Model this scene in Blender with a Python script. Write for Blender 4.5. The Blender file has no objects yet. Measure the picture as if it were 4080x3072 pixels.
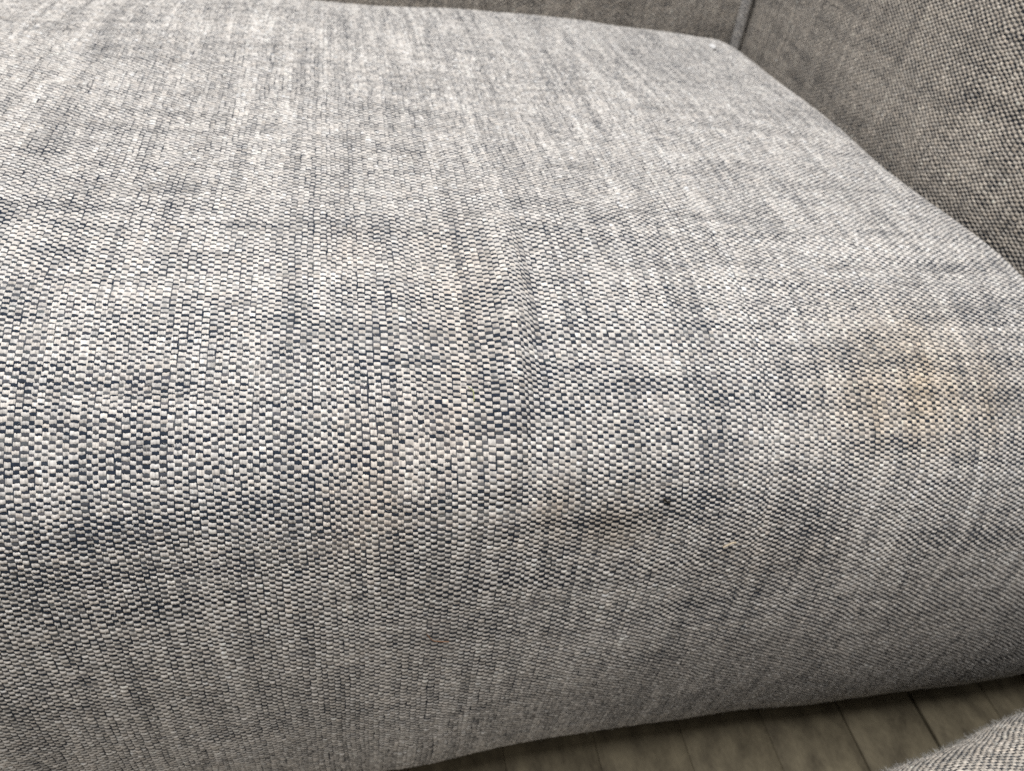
import bpy, math
import numpy as np
from mathutils import Matrix, Vector

# ------------------------------------------------------------------ camera
SC = 0.0011                       # drawing units (about a millimetre) -> metres
F_PX, CX, CY = 2829.0, 2040.0, 1536.0
PITCH, YAW, ROLL = math.radians(42.4), math.radians(17.4), math.radians(-10.2)
CAM = np.array([-113.8, -173.9, 189.2])
fwd = np.array([math.sin(YAW)*math.cos(PITCH), math.cos(YAW)*math.cos(PITCH), -math.sin(PITCH)])
right = np.cross(fwd, [0, 0, 1.0]); right /= np.linalg.norm(right)
down = np.cross(fwd, right)
r2 = math.cos(ROLL)*right + math.sin(ROLL)*down
d2 = -math.sin(ROLL)*right + math.cos(ROLL)*down

scene = bpy.context.scene
col = scene.collection
cam_data = bpy.data.cameras.new('camera')
cam = bpy.data.objects.new('camera', cam_data)
col.objects.link(cam)
cam.matrix_world = Matrix((
    (r2[0], -d2[0], -fwd[0], CAM[0]*SC),
    (r2[1], -d2[1], -fwd[1], CAM[1]*SC),
    (r2[2], -d2[2], -fwd[2], CAM[2]*SC),
    (0, 0, 0, 1)))
cam_data.sensor_width = 36.0
cam_data.lens = 36.0*F_PX/4080.0
cam_data.clip_start = 0.01
cam_data.clip_end = 50.0
cam_data.dof.use_dof = True
cam_data.dof.focus_distance = 0.27
cam_data.dof.aperture_fstop = 13.0
scene.camera = cam

# ------------------------------------------------------------------ light
world = bpy.data.worlds.new('World'); scene.world = world
world.use_nodes = True
bg = world.node_tree.nodes['Background']
bg.inputs[0].default_value = (1.0, 0.945, 0.88, 1)
bg.inputs[1].default_value = 0.38

def area(name, loc, target, size, power, color):
    l = bpy.data.lights.new(name, 'AREA')
    l.shape = 'DISK'; l.size = size; l.energy = power; l.color = color
    o = bpy.data.objects.new(name, l); col.objects.link(o)
    o.location = loc
    o.rotation_euler = (Vector(target)-Vector(loc)).to_track_quat('-Z', 'Y').to_euler()
    return o
area('ceiling_lamp', (-0.22, 0.10, 1.7), (0, 0.1, 0), 0.75, 34, (1.0, 0.99, 0.98))

scene.view_settings.view_transform = 'Standard'
scene.view_settings.look = 'None'
scene.view_settings.exposure = 0.0
scene.view_settings.gamma = 1.0
scene.cycles.max_bounces = 6
scene.cycles.use_denoising = False

# ------------------------------------------------------------------ helpers
rng = np.random.default_rng(7)

def ray(px, py):
    return r2*((px-CX)/F_PX) + d2*((py-CY)/F_PX) + fwd

def hit(px, py, axis, val):
    d = ray(px, py)
    return CAM + d*((val-CAM[axis])/d[axis])

class Noise2:
    """smooth value noise on a lattice, mean 0, about -1..1"""
    def __init__(self, seed, n=256):
        self.n = n
        self.g = np.random.default_rng(seed).uniform(-1, 1, (n, n))
    def __call__(self, x, y):
        x = np.asarray(x, float); y = np.asarray(y, float)
        x0 = np.floor(x).astype(int); y0 = np.floor(y).astype(int)
        fx = x-x0; fy = y-y0
        fx = fx*fx*(3-2*fx); fy = fy*fy*(3-2*fy)
        n = self.n; g = self.g
        a = g[x0 % n, y0 % n]; b = g[(x0+1) % n, y0 % n]
        c = g[x0 % n, (y0+1) % n]; d = g[(x0+1) % n, (y0+1) % n]
        return (a*(1-fx)+b*fx)*(1-fy) + (c*(1-fx)+d*fx)*fy

def smooth(a, b, x):
    t = np.clip((x-a)/(b-a), 0, 1)
    return t*t*(3-2*t)

def mesh_np(name, co, quads, mat, parent=None, colors=None, smooth_shade=True):
    """one mesh object from numpy arrays (drawing units)"""
    me = bpy.data.meshes.new(name)
    co = np.asarray(co, np.float32)*SC
    quads = np.asarray(quads, np.int32)
    me.vertices.add(len(co)); me.vertices.foreach_set('co', co.ravel())
    k = quads.shape[1]
    me.loops.add(quads.size); me.loops.foreach_set('vertex_index', quads.ravel())
    me.polygons.add(len(quads))
    me.polygons.foreach_set('loop_start', np.arange(0, quads.size, k, dtype=np.int32))
    me.update(calc_edges=True)
    if smooth_shade:
        me.polygons.foreach_set('use_smooth', np.ones(len(quads), bool))
    if colors is not None:
        at = me.color_attributes.new('yarn', 'FLOAT_COLOR', 'POINT')
        c4 = np.ones((len(co), 4), np.float32); c4[:, :3] = colors
        at.data.foreach_set('color', c4.ravel())
    me.materials.append(mat)
    o = bpy.data.objects.new(name, me); col.objects.link(o)
    if parent is not None:
        o.parent = parent
    return o

def empty(name, loc, label, cat):
    o = bpy.data.objects.new(name, None); col.objects.link(o)
    o.empty_display_size = 0.05
    o['label'] = label; o['category'] = cat
    return o

def grid_quads(nu, nv):
    i, j = np.meshgrid(np.arange(nu-1), np.arange(nv-1), indexing='ij')
    a = (i*nv+j).ravel()
    return np.stack([a, a+nv, a+nv+1, a+1], 1)

def catmull(pts, n=24):
    p = np.asarray(pts, float)
    p = np.vstack([2*p[0]-p[1], p, 2*p[-1]-p[-2]])
    out = []
    for k in range(1, len(p)-2):
        t = np.linspace(0, 1, n, endpoint=False)[:, None]
        a, b, c, d = p[k-1], p[k], p[k+1], p[k+2]
        out.append(.5*((2*b)+(-a+c)*t+(2*a-5*b+4*c-d)*t*t+(-a+3*b-3*c+d)*t**3))
    out.append(p[-2][None])
    return np.vstack(out)

# ------------------------------------------------------------------ materials
def new_mat(name):
    m = bpy.data.materials.new(name); m.use_nodes = True
    nt = m.node_tree
    return m, nt, nt.nodes['Principled BSDF']

def yarn_material(name, amount, scale, sheen):
    m, nt, b = new_mat(name)
    at = nt.nodes.new('ShaderNodeAttribute'); at.attribute_name = 'yarn'
    tc = nt.nodes.new('ShaderNodeTexCoord')
    nz = nt.nodes.new('ShaderNodeTexNoise'); nz.inputs['Scale'].default_value = scale
    nz.inputs['Detail'].default_value = 2
    nt.links.new(tc.outputs['Object'], nz.inputs['Vector'])
    mr = nt.nodes.new('ShaderNodeMapRange')
    mr.inputs['From Min'].default_value = .25; mr.inputs['From Max'].default_value = .75
    mr.inputs['To Min'].default_value = 1-amount; mr.inputs['To Max'].default_value = 1+amount
    nt.links.new(nz.outputs['Fac'], mr.inputs['Value'])
    mx = nt.nodes.new('ShaderNodeVectorMath'); mx.operation = 'SCALE'
    nt.links.new(at.outputs['Color'], mx.inputs[0]); nt.links.new(mr.outputs['Result'], mx.inputs['Scale'])
    nt.links.new(mx.outputs['Vector'], b.inputs['Base Color'])
    b.inputs['Roughness'].default_value = .85
    b.inputs['Specular IOR Level'].default_value = .18
    b.inputs['Sheen Weight'].default_value = sheen
    b.inputs['Sheen Roughness'].default_value = .5
    return m

M_WARP = yarn_material('pale_yarn', .16, 1400, .12)
M_WEFT = yarn_material('dark_yarn', .35, 1400, .10)

def plain(name, c, rough=.9, spec=.1):
    m, nt, b = new_mat(name)
    b.inputs['Base Color'].default_value = (*c, 1)
    b.inputs['Roughness'].default_value = rough
    b.inputs['Specular IOR Level'].default_value = spec
    return m
M_GROUND = plain('weave_ground', (.045, .05, .058))
M_FUZZ = plain('pale_fuzz', (.42, .415, .395))
M_BLACK = plain('black_lining', (.008, .008, .008))
M_STRAW = plain('straw', (.55, .46, .34), .6, .3)
M_LINT = plain('lint', (.8, .8, .8))
M_CRUMB = plain('crumb', (.03, .026, .02))
M_HAIR = plain('hair', (.30, .16, .09), .5, .4)
M_GREEN = plain('green_fibre', (.42, .45, .22), .7, .2)

def deck_material():
    m, nt, b = new_mat('brown_deck')
    tc = nt.nodes.new('ShaderNodeTexCoord')
    mp = nt.nodes.new('ShaderNodeMapping'); mp.inputs['Scale'].default_value = (1.0, .55, 1)
    nt.links.new(tc.outputs['Object'], mp.inputs[0])
    n1 = nt.nodes.new('ShaderNodeTexNoise'); n1.inputs['Scale'].default_value = 70; n1.inputs['Detail'].default_value = 6
    n2 = nt.nodes.new('ShaderNodeTexNoise'); n2.inputs['Scale'].default_value = 420; n2.inputs['Detail'].default_value = 4
    nt.links.new(mp.outputs[0], n1.inputs['Vector']); nt.links.new(mp.outputs[0], n2.inputs['Vector'])
    mx = nt.nodes.new('ShaderNodeMath'); mx.operation = 'MULTIPLY_ADD'; mx.inputs[1].default_value = .35
    nt.links.new(n2.outputs['Fac'], mx.inputs[0]); nt.links.new(n1.outputs['Fac'], mx.inputs[2])
    cr = nt.nodes.new('ShaderNodeValToRGB')
    cr.color_ramp.elements[0].position = .45; cr.color_ramp.elements[0].color = (.070, .058, .038, 1)
    cr.color_ramp.elements[1].position = .9; cr.color_ramp.elements[1].color = (.185, .158, .105, 1)
    nt.links.new(mx.outputs[0], cr.inputs[0]); nt.links.new(cr.outputs[0], b.inputs['Base Color'])
    b.inputs['Roughness'].default_value = .7; b.inputs['Specular IOR Level'].default_value = .25
    bp = nt.nodes.new('ShaderNodeBump'); bp.inputs['Strength'].default_value = .3; bp.inputs['Distance'].default_value = .001
    nt.links.new(mx.outputs[0], bp.inputs['Height']); nt.links.new(bp.outputs[0], b.inputs['Normal'])
    return m
M_DECK = deck_material()

# ------------------------------------------------------------------ weave builder
CW, CH = 2.42, 1.42                 # one weave cell: across, along
N_A, N_B, N_C, N_D = Noise2(11), Noise2(12), Noise2(13), Noise2(14)

class Weave:
    """Woven cloth laid over surf(u, v) -> xyz.  Pale warp floats run along v, dark weft floats along u."""
    def __init__(self, surf, flip=1.0):
        self.surf = surf; self.flip = flip
    def frame(self, u, v):
        e = .25
        p = self.surf(u, v)
        du = (self.surf(u+e, v)-self.surf(u-e, v))
        dv = (self.surf(u, v+e)-self.surf(u, v-e))
        n = np.cross(du, dv)
        n /= np.linalg.norm(n, axis=-1, keepdims=True)+1e-9
        return p, n*self.flip
    def floats(self, uc, vc, hu, hv, S, T, H, juv=None):
        """uc,vc,hu,hv arrays (n); S,T (a,b) local grids; H (n,a,b) heights"""
        u = uc[:, None, None]+hu[:, None, None]*S[None]
        v = vc[:, None, None]+hv[:, None, None]*T[None]
        if juv is not None:
            v = v+juv
        p, n = self.frame(u, v)
        co = p+n*H[..., None]
        a, b = S.shape
        q = grid_quads(a, b)
        k = len(uc)
        Q = (q[None]+(np.arange(k)*a*b)[:, None, None]).reshape(-1, 4)
        return co.reshape(-1, 3), Q
    def build(self, u0, u1, v0, v1, keep, fine, tint, seed, parent, bulge=1.0):
        rg = np.random.default_rng(seed)
        ni, nj = int((u1-u0)/CW), int((v1-v0)/CH)
        I, J = np.meshgrid(np.arange(ni), np.arange(nj), indexing='ij')
        I, J = I.ravel(), J.ravel()
        # yarn lines wander a little
        rw = np.random.default_rng(seed+5)
        cwid = np.clip(1+.13*rw.normal(0, 1, ni), .65, 1.4); cwid *= ni/cwid.sum()
        rhei = np.clip(1+.10*rw.normal(0, 1, nj), .7, 1.4); rhei *= nj/rhei.sum()
        ccen = (np.cumsum(cwid)-cwid/2)*CW; rcen = (np.cumsum(rhei)-rhei/2)*CH
        wu = .35*CW*N_A(J*.045, I*.11)+.12*CW*N_B(J*.3, I*.9)
        wv = .45*CH*N_C(I*.035, J*.13)+.15*CH*N_D(I*.35, J*.8)
        U = u0+ccen[I]+wu; V = v0+rcen[J]+wv
        P = self.surf(U, V)
        k = keep(P); I, J, U, V, P = I[k], J[k], U[k], V[k], P[k]
        warp = (I+J) % 2 == 0
        # slub fields
        colvar = np.random.default_rng(seed+1).normal(0, 1, ni+2)[I]
        rowvar = np.random.default_rng(seed+2).normal(0, 1, nj+2)[J]
        slubv = N_B(I*1.0+.5, J*.035+seed)                 # along warp
        slubh = N_C(I*.04+seed, J*.55)                     # along weft
        slubh2 = N_D(I*.09+seed, J*1.0+.3)
        big = N_A(I*.035+3.3, J*.05+7.1)
        clump = smooth(.15, .75, N_B(I*.075+seed*3.1, J*.28+5.5)); pale = smooth(.2, .8, N_D(I*.16+seed*1.7, J*.05+2.2))
        cover = .75+.08*slubv+.035*colvar-.07*slubh-.07*slubh2+.05*big-.11*clump+.05*pale
        cover = np.clip(cover+rg.normal(0, .03, len(I)), .52, .98)
        cols = {}
        # ---- pale floats
        Wc = None; parts = []
        fn = fine(P); far = (project(P)[2] > 485) & ~fn
        for lod in (0, 1, 2):
            m = warp & (fn if lod == 0 else far if lod == 2 else ~(fn | far))
            n = int(m.sum())
            if n == 0: continue
            s = np.array([-1, -.68, -.34, 0, .34, .68, 1]) if lod == 0 else np.array([-1, -.4, .4, 1])
            t = np.array([-1, -.5, .5, 1.]) if lod == 0 else np.array([-1, -.45, .45, 1]) if lod == 1 else np.array([-1, 0, 1.])
            S, T = np.meshgrid(s, t, indexing='ij')
            arch = np.clip(1-np.abs(T)**2.2, 0, 1)**.7
            side = 1-.55*np.abs(S)**5
            H = arch*side
            if lod == 0:
                groove = np.zeros_like(S); groove[[2, 4], :] = .34
                H = H-groove*arch
            hh = (.64+.09*rg.normal(0, 1, n)+.12*slubv[m])*bulge
            H = H[None]*hh[:, None, None]*1.0-.14
            if lod == 0:                                   # uneven yarn ends inside each float
                jy = rg.normal(0, .13*CH, (n, len(s)))
                juv = jy[:, :, None]*np.abs(T)[None]**2
                H = H*(1+.12*rg.normal(0, 1, (n, len(s))))[:, :, None]
            else:
                juv = None
            hu = CW*cwid[I[m]]*.495*(1+.05*rg.normal(0, 1, n)+.05*slubv[m]); hv = CH*rhei[J[m]]*cover[m]*(1.15 if lod == 2 else 1)
            skew = rg.normal(0, .05, n)
            co, Q = self.floats(U[m]+skew*CW, V[m], hu, hv, S, T, H, juv)
            a = .99+.07*rg.normal(0, 1, n)+.045*colvar[m]+.09*slubv[m]+.05*big[m]-.16*clump[m]+.05*pale[m]
            c = np.array([.69, .658, .622])[None]*a[:, None]
            grey = np.clip(.06+.12*rg.normal(0, 1, n)+.12*slubh[m], 0, .5)[:, None]
            c = c*(1-grey)+np.array([.36, .36, .37])*grey
            warm = rg.normal(0, .009, n)
            c = c*np.stack([1+warm, np.ones(n), 1-warm], 1)
            c = tint(P[m], c)
            cv = np.repeat(c[:, None, :], S.shape[0], 1)*(1+.13*rg.normal(0, 1, (n, S.shape[0], 1)))   # each yarn of the float
            cv = np.repeat(cv[:, :, None, :], S.shape[1], 2)
            parts.append((co, Q, np.clip(cv, .01, .85).reshape(-1, 3)))
        cols['warp'] = parts
        # ---- dark floats
        m = ~warp; n = int(m.sum())
        s = np.array([-1, 0, 1.]); t = np.array([-1, 0, 1.])
        S, T = np.meshgrid(s, t, indexing='ij')
        H = (1-np.abs(S)**2.0)*(1-.8*np.abs(T)**2)
        H = H[None]*((.55+.08*rg.normal(0, 1, n))*bulge)[:, None, None]-.12
        hu = np.full(n, CW*.74); hv = CH*(.62+.05*rg.normal(0, 1, n))
        co, Q = self.floats(U[m], V[m], hu, hv, S, T, H)
        tone = np.clip(.13+.12*rg.normal(0, 1, n)+.09*rowvar[m]-.22*slubh[m]-.24*slubh2[m]+.08*big[m]-.10*clump[m]+.12*pale[m], 0, 1)[:, None]
        c = np.array([.021, .030, .047])*(1-tone)+np.array([.27, .27, .275])*tone
        hue = rg.normal(0, .025, n)
        c = c*np.stack([1+hue, np.ones(n), 1+rg.normal(0, .02, n)], 1)
        c = tint(P[m], c)
        cols['weft'] = [(co, Q, np.repeat(np.clip(c, .01, .85), S.size, 0))]
        out = []
        for key, nm, mat in (('warp', 'pale_yarn_floats', M_WARP), ('weft', 'dark_yarn_floats', M_WEFT)):
            off = 0; cs, qs, ks = [], [], []
            for co, Q, c in cols[key]:
                cs.append(co); qs.append(Q+off); ks.append(c); off += len(co)
            o = mesh_np(nm, np.vstack(cs), np.vstack(qs), mat, parent, np.vstack(ks))
            o['kind'] = 'stuff'
            out.append(o)
        return out

def sheet(name, surf, u, v, mat, parent, inset=0., flip=1.0):
    U, V = np.meshgrid(u, v, indexing='ij')
    w = Weave(surf, flip)
    p, n = w.frame(U, V)
    return mesh_np(name, (p-n*inset).reshape(-1, 3), grid_quads(len(u), len(v)), mat, parent)

# ------------------------------------------------------------------ floor
FZ = -273.0
def slab(name, x0, x1, y0, y1, z0, z1, r, mat, parent=None, seg=3):
    import bmesh
    bm = bmesh.new()
    bmesh.ops.create_cube(bm, size=1)
    for v in bm.verts:
        v.co = Vector(((x0+x1)/2+v.co.x*(x1-x0), (y0+y1)/2+v.co.y*(y1-y0), (z0+z1)/2+v.co.z*(z1-z0)))*SC
    bmesh.ops.bevel(bm, geom=bm.edges[:], offset=r*SC, segments=seg, profile=.5, affect='EDGES')
    me = bpy.data.meshes.new(name); bm.to_mesh(me); bm.free()
    me.polygons.foreach_set('use_smooth', np.ones(len(me.polygons), bool))
    me.materials.append(mat)
    o = bpy.data.objects.new(name, me); col.objects.link(o)
    if parent: o.parent = parent
    return o
floor = slab('floor', -900, 900, -700, 760, FZ-30, FZ-8, 1, M_BLACK)
floor['kind'] = 'structure'
j1 = hit(3345, 2825, 2, FZ)[0]; j2 = hit(3640, 2790, 2, FZ)[0]
wd = j2-j1
joints = [j1+k*wd for k in range(-17, 10)]
for k, (xa, xb) in enumerate(zip(joints[:-1], joints[1:])):
    gl = 1.3 if abs(xa-j2) < 1 else .5 if abs(xa-j1) < 1 else .12
    gr = 1.3 if abs(xb-j2) < 1 else .5 if abs(xb-j1) < 1 else .12
    dz = rng.uniform(-.25, .15)
    slab('plank', xa+gl, xb-gr, -690, 750, FZ-8, FZ+dz, 1.1 if min(abs(xa-j1), abs(xa-j2)) < 1 or abs(xb-j1) < 1 else .35, M_DECK, floor)

# ------------------------------------------------------------------ padded shapes
class Pad:
    """upholstered block: a closed-ish profile in (y, z) swept along x, its ends rolled over"""
    def __init__(self, pts, xl, edge, RR, relief=None, crown=None, place=None):
        self.prof = catmull(pts)
        seg = np.linalg.norm(np.diff(self.prof, axis=0), axis=1)
        self.PS = np.concatenate([[0], np.cumsum(seg)]); self.vmax = self.PS[-1]
        t = np.gradient(self.prof, self.PS, axis=0); t /= np.linalg.norm(t, axis=1, keepdims=True)
        n = np.stack([-t[:, 1], t[:, 0]], 1)
        top = np.argmax(self.prof[:, 1])
        self.nrm = n if n[top, 1] > 0 else -n
        self.xl, self.edge, self.RR = xl, edge, RR
        self.relief, self.crown, self.place = relief, crown, place
    def __call__(self, u, v):
        u, v = np.broadcast_arrays(np.asarray(u, float), np.asarray(v, float))
        y = np.interp(v, self.PS, self.prof[:, 0]); z = np.interp(v, self.PS, self.prof[:, 1])
        ny = np.interp(v, self.PS, self.nrm[:, 0]); nz = np.interp(v, self.PS, self.nrm[:, 1])
        ln = np.hypot(ny, nz)+1e-9
        x = u.copy(); d = np.zeros_like(u); RR = self.RR
        for sgn, e in ((1, self.edge(y, z)), (-1, self.xl+0*y)):
            s = sgn*u-(sgn*e-RR)
            a = np.clip(s/RR, 0, math.pi/2); k = s > 0
            x = np.where(k, sgn*((sgn*e-RR)+RR*np.sin(a)), x)
            d = np.where(k, RR*(1-np.cos(a))+np.maximum(s-RR*math.pi/2, 0), d)
        if self.crown: d = d+self.crown(x, y, z)
        h = -d
        if self.relief: h = h+self.relief(x, y, z)
        P = np.stack([x, y+ny/ln*h, z+nz/ln*h], -1)
        return self.place(P) if self.place else P

# ------------------------------------------------------------------ seat cushion
XL = -470.0
def flank(y, z):                   # right flank: set back beside the arm, wider across the front
    return 252+20*smooth(230, 80, y)+150*smooth(62, 20, y)
def poly_dist(x, y, pts):
    """signed distance and running parameter along a polyline in plan"""
    best = np.full(x.shape, 1e9); sd = np.zeros(x.shape); par = np.zeros(x.shape)
    pts = np.asarray(pts, float); L = len(pts)-1
    for k in range(L):
        a, b = pts[k], pts[k+1]; ab = b-a; l2 = ab@ab
        t = np.clip(((x-a[0])*ab[0]+(y-a[1])*ab[1])/l2, 0, 1)
        dx = x-(a[0]+t*ab[0]); dy = y-(a[1]+t*ab[1]); dd = np.hypot(dx, dy)
        sg = np.sign(ab[0]*dy-ab[1]*dx)
        k2 = dd < best
        best = np.where(k2, dd, best); sd = np.where(k2, dd*sg, sd); par = np.where(k2, (k+t)/L, par)
    return sd, par
fold1 = [hit(*q, 2, 8.)[:2] for q in ((1960, 820), (2040, 1010), (2095, 1240), (2115, 1460), (2125, 1640), (2130, 1800))]
fold2 = [hit(*q, 2, 8.)[:2] for q in ((1440, 780), (1490, 960), (1530, 1200), (1560, 1450), (1580, 1700), (1590, 1850))]
fold3 = [hit(*q, 2, 8.)[:2] for q in ((1690, 900), (1760, 1100), (1830, 1330), (1860, 1550))]
NW = Noise2(31)
def relief(x, y, z):
    w = y-np.maximum(-30-z, 0)     # running length over the front edge
    h = 3.2*NW(x/95+2, w/120+5)+1.0*NW(x/42+9, w/70+1)
    s, p = poly_dist(x, w, fold1)
    env = smooth(0, .35, p)*(1-smooth(.7, 1, p))
    h = h+env*(3.4*np.exp(-((s+6.0)/7.5)**2)-2.0*np.exp(-((s-5.0)/5.5)**2))
    s, p = poly_dist(x, w, fold2)
    env = smooth(0, .3, p)*(1-smooth(.65, 1, p))
    h = h+env*(.8*np.exp(-((s-4)/5)**2)-.6*np.exp(-((s+1)/3.0)**2))
    s, p = poly_dist(x, w, fold3)
    env = smooth(0, .3, p)*(1-smooth(.6, 1, p))
    return h+env*(-2.0*np.exp(-(s/13)**2))
cushion = Pad([(470, -190), (494, -150), (506, -80), (506, -30), (496, -7), (474, 8), (430, 17), (330, 22), (220, 20),
               (120, 18), (70, 12), (36, 1), (10, -16), (-6, -36), (-15, -64), (-21, -100), (-26, -150), (-28, -205),
               (-26, -241), (-18, -259), (0, -267), (60, -269)],
              XL, flank, 40.0, relief, lambda x, y, z: 8*np.clip((x+80)/320, -1.2, 1.2)**2*smooth(-90, 0, z))
PS, VMAX = cushion.PS, cushion.vmax

def project(P):
    c = P-CAM
    X, Y, Z = c@r2, c@d2, c@fwd
    Z = np.where(Z > 5, Z, 5)
    return CX+F_PX*X/Z, CY+F_PX*Y/Z, Z

stains = [  # plan point (from a photo point on the seat), radius, tint, strength
    (hit(1850, 1200, 2, 14), (20, 50), (.93, .86, .78), .42),
    (hit(1400, 1020, 2, 14), (9, 16), (.92, .84, .76), .40),
    (hit(3850, 1520, 2, 6), (52, 42), (.95, .83, .67), .85),
    (hit(3200, 1770, 2, -6), (34, 12), (.93, .84, .72), .5),
    (hit(2960, 1380, 2, 8), (26, 26), (1.12, 1.12, 1.12), .7),
    (hit(1780, 1700, 2, -4), (24, 18), (.94, .87, .80), .4),
]
stains_front = [((2250, 2050), (30, 16), (.70, .64, .58), .55), ((2500, 2080), (22, 12), (.72, .68, .62), .5),
                ((3050, 2150), (32, 20), (.80, .74, .68), .4), ((1500, 2050), (20, 26), (.95, .85, .75), .35)]
NS = Noise2(41)
def tint_cushion(P, c):
    a = P[:, 0]*.83+(P[:, 1]-P[:, 2])*.55; b = (P[:, 1]-P[:, 2])*.83-P[:, 0]*.55
    n = NS(a/31+3, b/31)*.6+NS(b/13, a/13+9)*.4+NS(a/5+30, b/5)*.25
    for p0, (rx, ry), t, k in stains:
        q = ((P[:, 0]-p0[0])/rx)**2+((P[:, 1]-p0[1])/ry)**2
        w = (np.exp(-q**1.2)*np.clip(1+.9*n, 0, 2)*k*smooth(-45, -8, P[:, 2])).clip(0, 1)[:, None]
        c = c*(1-w+w*np.array(t))
    for px, (rx, rz), t, k in stains_front:
        p0 = hit(px[0], px[1], 1, -10.)
        q = ((P[:, 0]-p0[0])/rx)**2+((P[:, 2]-p0[2])/rz)**2+((P[:, 1]-p0[1])/40)**2
        w = (np.exp(-q)*np.clip(1+1.2*n, 0, 2)*k).clip(0, 1)[:, None]
        c = c*(1-w+w*np.array(t))
    return c

def keep_view(margin, zmin=-267):
    def f(P):
        x, y, Z = project(P)
        return (x > -margin) & (x < 4080+margin) & (y > -margin) & (y < 3072+margin) & (P[:, 2] > zmin)
    return f
def fine_view(P):
    x, y, Z = project(P)
    return (Z < 275) & (x > -40) & (x < 4120) & (y < 2500)

seat = empty('seat_cushion', (0, 0, 0), 'thick pale and navy woven seat cushion with stains lying between arm and back', 'cushion')
sheet('cover', cushion, np.linspace(XL-20, 440, 150), np.linspace(0, VMAX, 220), M_GROUND, seat, 1.0, -1)
wv = Weave(cushion, -1.0)
wv.build(XL, 425, 20, VMAX-20, keep_view(170), fine_view, tint_cushion, 3, seat)

# ------------------------------------------------------------------ sofa round it
def part_empty(name, parent):
    o = bpy.data.objects.new(name, None); col.objects.link(o); o.parent = parent
    o.empty_display_size = .05
    return o
sofa = empty('sofa', (0, 0, 0), 'grey woven sofa with upright arm and piped back on black base', 'sofa')
shade_tint = lambda P, c: c*np.array([.95, .905, .84])   # same cloth as the seat; the arm's brownish shade painted into yarn colour
coarse = lambda P: np.zeros(len(P), bool)
# arm: inner face is a gently padded slab
def arm_face(u, v):               # u runs front to back, v upward
    u, v = np.broadcast_arrays(np.asarray(u, float), np.asarray(v, float))
    b = 6*np.sin(np.clip((v+150)/480, 0, 1)*math.pi)*np.sin(np.clip((u+20)/620, 0, 1)*math.pi)
    return np.stack([274-b+14*smooth(220, 80, u)+1.5*NW(u/60, v/60), u, v], -1)
arm = part_empty('armrest', sofa)
slab('arm_body', 290, 420, 74, 640, -280, 330, 24, M_GROUND, arm)
sheet('arm_cover', arm_face, np.linspace(74, 540, 60), np.linspace(-270, 310, 60), M_GROUND, arm, 1.0, -1)
Weave(arm_face, -1.0).build(74, 540, -60, 230, keep_view(170), coarse, shade_tint, 21, arm)
# back
BY = 514.0
def back_face(u, v):
    u, v = np.broadcast_arrays(np.asarray(u, float), np.asarray(v, float))
    b = 8*np.sin(np.clip((v+150)/480, 0, 1)*math.pi)
    return np.stack([u, BY+8-b+1.5*NW(u/70, v/70), v], -1)
back = part_empty('backrest', sofa)
slab('back_body', XL-40, 420, BY+14, BY+150, -280, 380, 24, M_GROUND, back)
sheet('back_cover', back_face, np.linspace(XL-20, 272, 60), np.linspace(-270, 330, 60), M_GROUND, back, 1.0)
Weave(back_face, 1.0).build(XL-20, 262, -60, 150, keep_view(120), coarse, shade_tint, 22, back)
# piping up the corner
PR = 5.0
def piping(u, v):                 # u round, v up
    a, v = np.broadcast_arrays(np.asarray(u, float)/PR, np.asarray(v, float))
    return np.stack([263+PR*np.cos(a)-.06*v, BY-6-PR*np.sin(a), v], -1)
pip = part_empty('piping', sofa)
sheet('cord', piping, np.linspace(0, 2*math.pi*PR, 20), np.linspace(-240, 330, 40), M_GROUND, pip, .12, -1)
Weave(piping, -1).build(0, 2*math.pi*PR, -60, 150, keep_view(350), coarse, lambda P, c: c*.9, 23, pip, .6)
slab('base', XL-20, 400, 44, 640, FZ+.6, -269.6, .8, M_BLACK, sofa)
slab('foot', 366, 424, -44, 30, FZ+.6, -262, 3, M_BLACK, sofa)

# ------------------------------------------------------------------ footstool at the lower right
pa = hit(3450, 3072, 2, -112.)[:2]; pb = hit(4080, 2830, 2, -112.)[:2]
ang = math.atan2(pb[1]-pa[1], pb[0]-pa[0]); ca, sa = math.cos(ang), math.sin(ang)
def stool_place(P):
    x, y = P[..., 0], P[..., 1]
    return np.stack([pa[0]+ca*x-sa*y, pa[1]+sa*x+ca*y, P[..., 2]], -1)
stool_pad = Pad([(-6, FZ+4), (2, -240), (4, -180), (1, -140), (-12, -114), (-36, -101), (-80, -97), (-150, -96), (-220, -99),
                 (-248, -116), (-256, -150), (-254, -220), (-248, FZ+4)],
                -90, lambda y, z: 300+0*y, 42.0, lambda x, y, z: 2*NW(x/40, (y+z)/40), None, stool_place)
stool = empty('footstool', (0, 0, 0), 'fuzzy woven footstool standing on the plank floor in front of the sofa', 'footstool')
sheet('cover', stool_pad, np.linspace(-110, 320, 80), np.linspace(0, stool_pad.vmax, 90), M_GROUND, stool, 1.0, -1)
Weave(stool_pad, -1).build(-90, 300, 20, 330, keep_view(170, -200), coarse, shade_tint, 24, stool)

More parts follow.
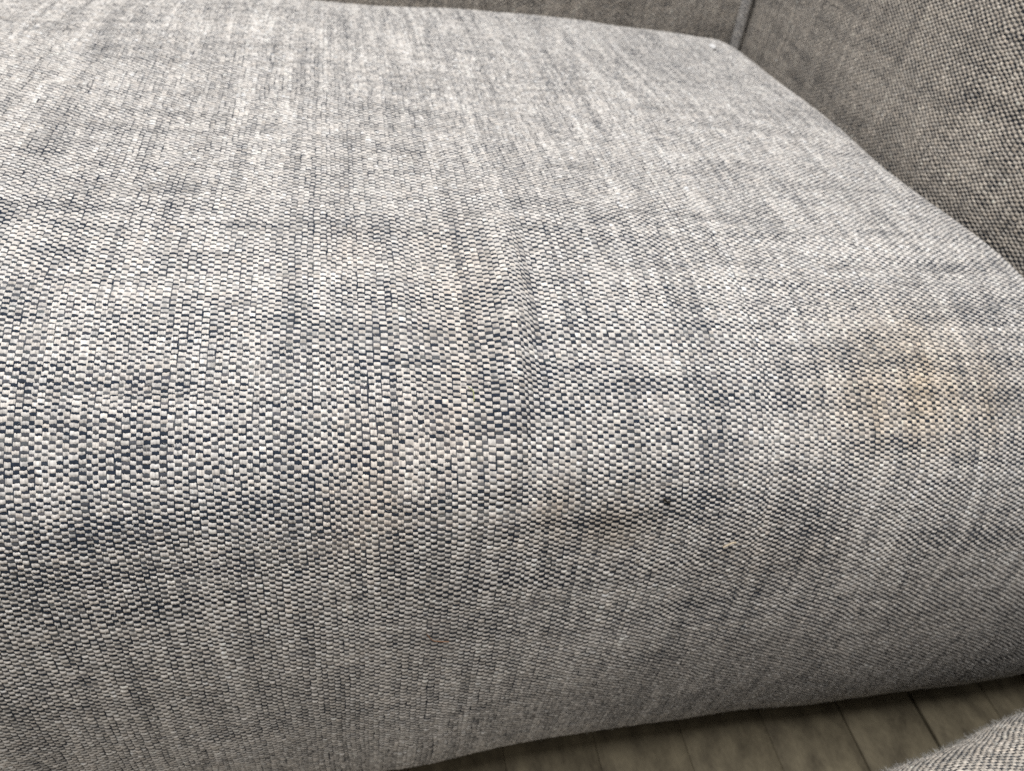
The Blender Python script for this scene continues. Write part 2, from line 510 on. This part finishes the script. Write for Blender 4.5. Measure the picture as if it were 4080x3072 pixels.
# ------------------------------------------------------------------ loose fibres
def fuzz(name, surf, flip, u, v, length, width, parent, seed, lift=1.0):
    rg = np.random.default_rng(seed); n = len(u)
    w = Weave(surf, flip)
    p, nn = w.frame(u, v)
    e = .5
    tu = surf(u+e, v)-p; tv = surf(u, v+e)-p
    tu /= np.linalg.norm(tu, axis=1, keepdims=True); tv /= np.linalg.norm(tv, axis=1, keepdims=True)
    a = rg.uniform(0, 2*math.pi, n)[:, None]
    d = np.cos(a)*tu+np.sin(a)*tv; s = -np.sin(a)*tu+np.cos(a)*tv
    K = 5
    pts = []
    L = length*rg.uniform(.4, 1.3, n)[:, None]; bend = rg.normal(0, .5, n)[:, None]
    up = lift*rg.uniform(.3, 1.1, n)[:, None]
    for k in range(K):
        t = k/(K-1)
        c = p+nn*(.5+L*up*(t*(1.25-.75*t)))+d*L*t*.8+s*L*bend*t*t
        ww = width*(1-.6*t)
        pts.append(c-s*ww/2); pts.append(c+s*ww/2)
    co = np.stack(pts, 1).reshape(-1, 3)
    q = np.array([[2*k, 2*k+1, 2*k+3, 2*k+2] for k in range(K-1)])
    Q = (q[None]+(np.arange(n)*2*K)[:, None, None]).reshape(-1, 4)
    o = mesh_np(name, co, Q, M_FUZZ, parent); o['kind'] = 'stuff'
    return o
n = 16000
uu = rng.uniform(-330, 330, n); vv = rng.uniform(VMAX-560, VMAX-60, n)
Pz = cushion(uu, vv)
dens = .12+.9*smooth(20, -40, Pz[:, 2])*np.clip(.35+NS(uu/22, vv/22), 0, 1)
k = rng.uniform(0, 1, n) < dens
fuzz('fuzz', cushion, -1, uu[k], vv[k], 2.8, .13, seat, 5)
n = 13000
uu = rng.uniform(-60, 200, n); vv = rng.uniform(60, 260, n)
fuzz('fuzz', stool_pad, -1, uu, vv, 4.2, .18, stool, 6, 1.0)

# small things lying on the cushion
def on_cushion(px, py):
    """nearest cushion surface point seen at a photo point"""
    d = ray(px, py); d = d/np.linalg.norm(d)
    U, V = np.meshgrid(np.linspace(-330, 330, 330), np.linspace(60, VMAX-60, 460), indexing='ij')
    P = cushion(U, V); c = P-CAM
    t = c@d; dist = np.linalg.norm(c-t[..., None]*d, axis=-1)
    near = dist < 2.5
    t = np.where(near, t, 1e9)
    i = np.unravel_index(np.argmin(t), t.shape)
    p, nn = wv.frame(U[i], V[i])
    return p, nn
def strand(name, pts, rad, mat, label, cat, sides=5):
    pts = np.asarray(pts, float); n = len(pts)
    tg = np.gradient(pts, axis=0); tg /= np.linalg.norm(tg, axis=1, keepdims=True)
    ref = np.array([.3, .2, .93]); a = np.cross(tg, ref); a /= np.linalg.norm(a, axis=1, keepdims=True); b = np.cross(tg, a)
    rad = np.broadcast_to(rad, n)
    th = np.linspace(0, 2*math.pi, sides, endpoint=False)
    co = pts[:, None]+rad[:, None, None]*(np.cos(th)[None, :, None]*a[:, None]+np.sin(th)[None, :, None]*b[:, None])
    q = []
    for i in range(n-1):
        for j in range(sides):
            q.append([i*sides+j, i*sides+(j+1) % sides, (i+1)*sides+(j+1) % sides, (i+1)*sides+j])
    o = mesh_np(name, co.reshape(-1, 3), q, mat)
    o['label'] = label; o['category'] = cat
    return o
def path(pxs, lift):
    out = []
    for k, q in enumerate(pxs):
        p, nn = on_cushion(*q); out.append(p+nn*lift)
    return catmull(out, 5)
strand('straw_splinter', path([(2892, 2182), (2918, 2172), (2942, 2162)], 1.5), .45, M_STRAW,
       'short straw coloured splinter lying on the cushion front', 'splinter')
strand('brown_hair', path([(1712, 2530), (1722, 2548), (1745, 2558), (1785, 2566)], 1.5), .22, M_HAIR,
       'fine curved brown hair caught on the cushion front', 'hair')
strand('green_fibre', path([(1862, 1520), (1885, 1545), (1890, 1580)], 1.6), .2, M_GREEN,
       'tiny green fibre beside the fold in the cushion top', 'fibre')
strand('lint_fleck', path([(2067, 1896), (2080, 1886)], 1.5), [.5]*6, M_LINT,
       'tiny white lint fleck on the cushion front edge', 'lint')
strand('lint_fleck', path([(2832, 180), (2842, 186), (2850, 192)], 1.6), [1.3, 1.9, 2.2, 2.3, 2.2, 2.3, 2.2, 2.1, 1.9, 1.7, 1.2], M_LINT,
       'white lint fleck near the back corner by the piping', 'lint')
strand('dark_crumb', path([(2652, 2000), (2664, 2008), (2676, 2014)], .8), [.2, .5, .6, .4, .3, .5, .7, .6, .4, .3, .1], M_CRUMB,
       'small dark crumb stuck in the worn cushion edge', 'crumb')
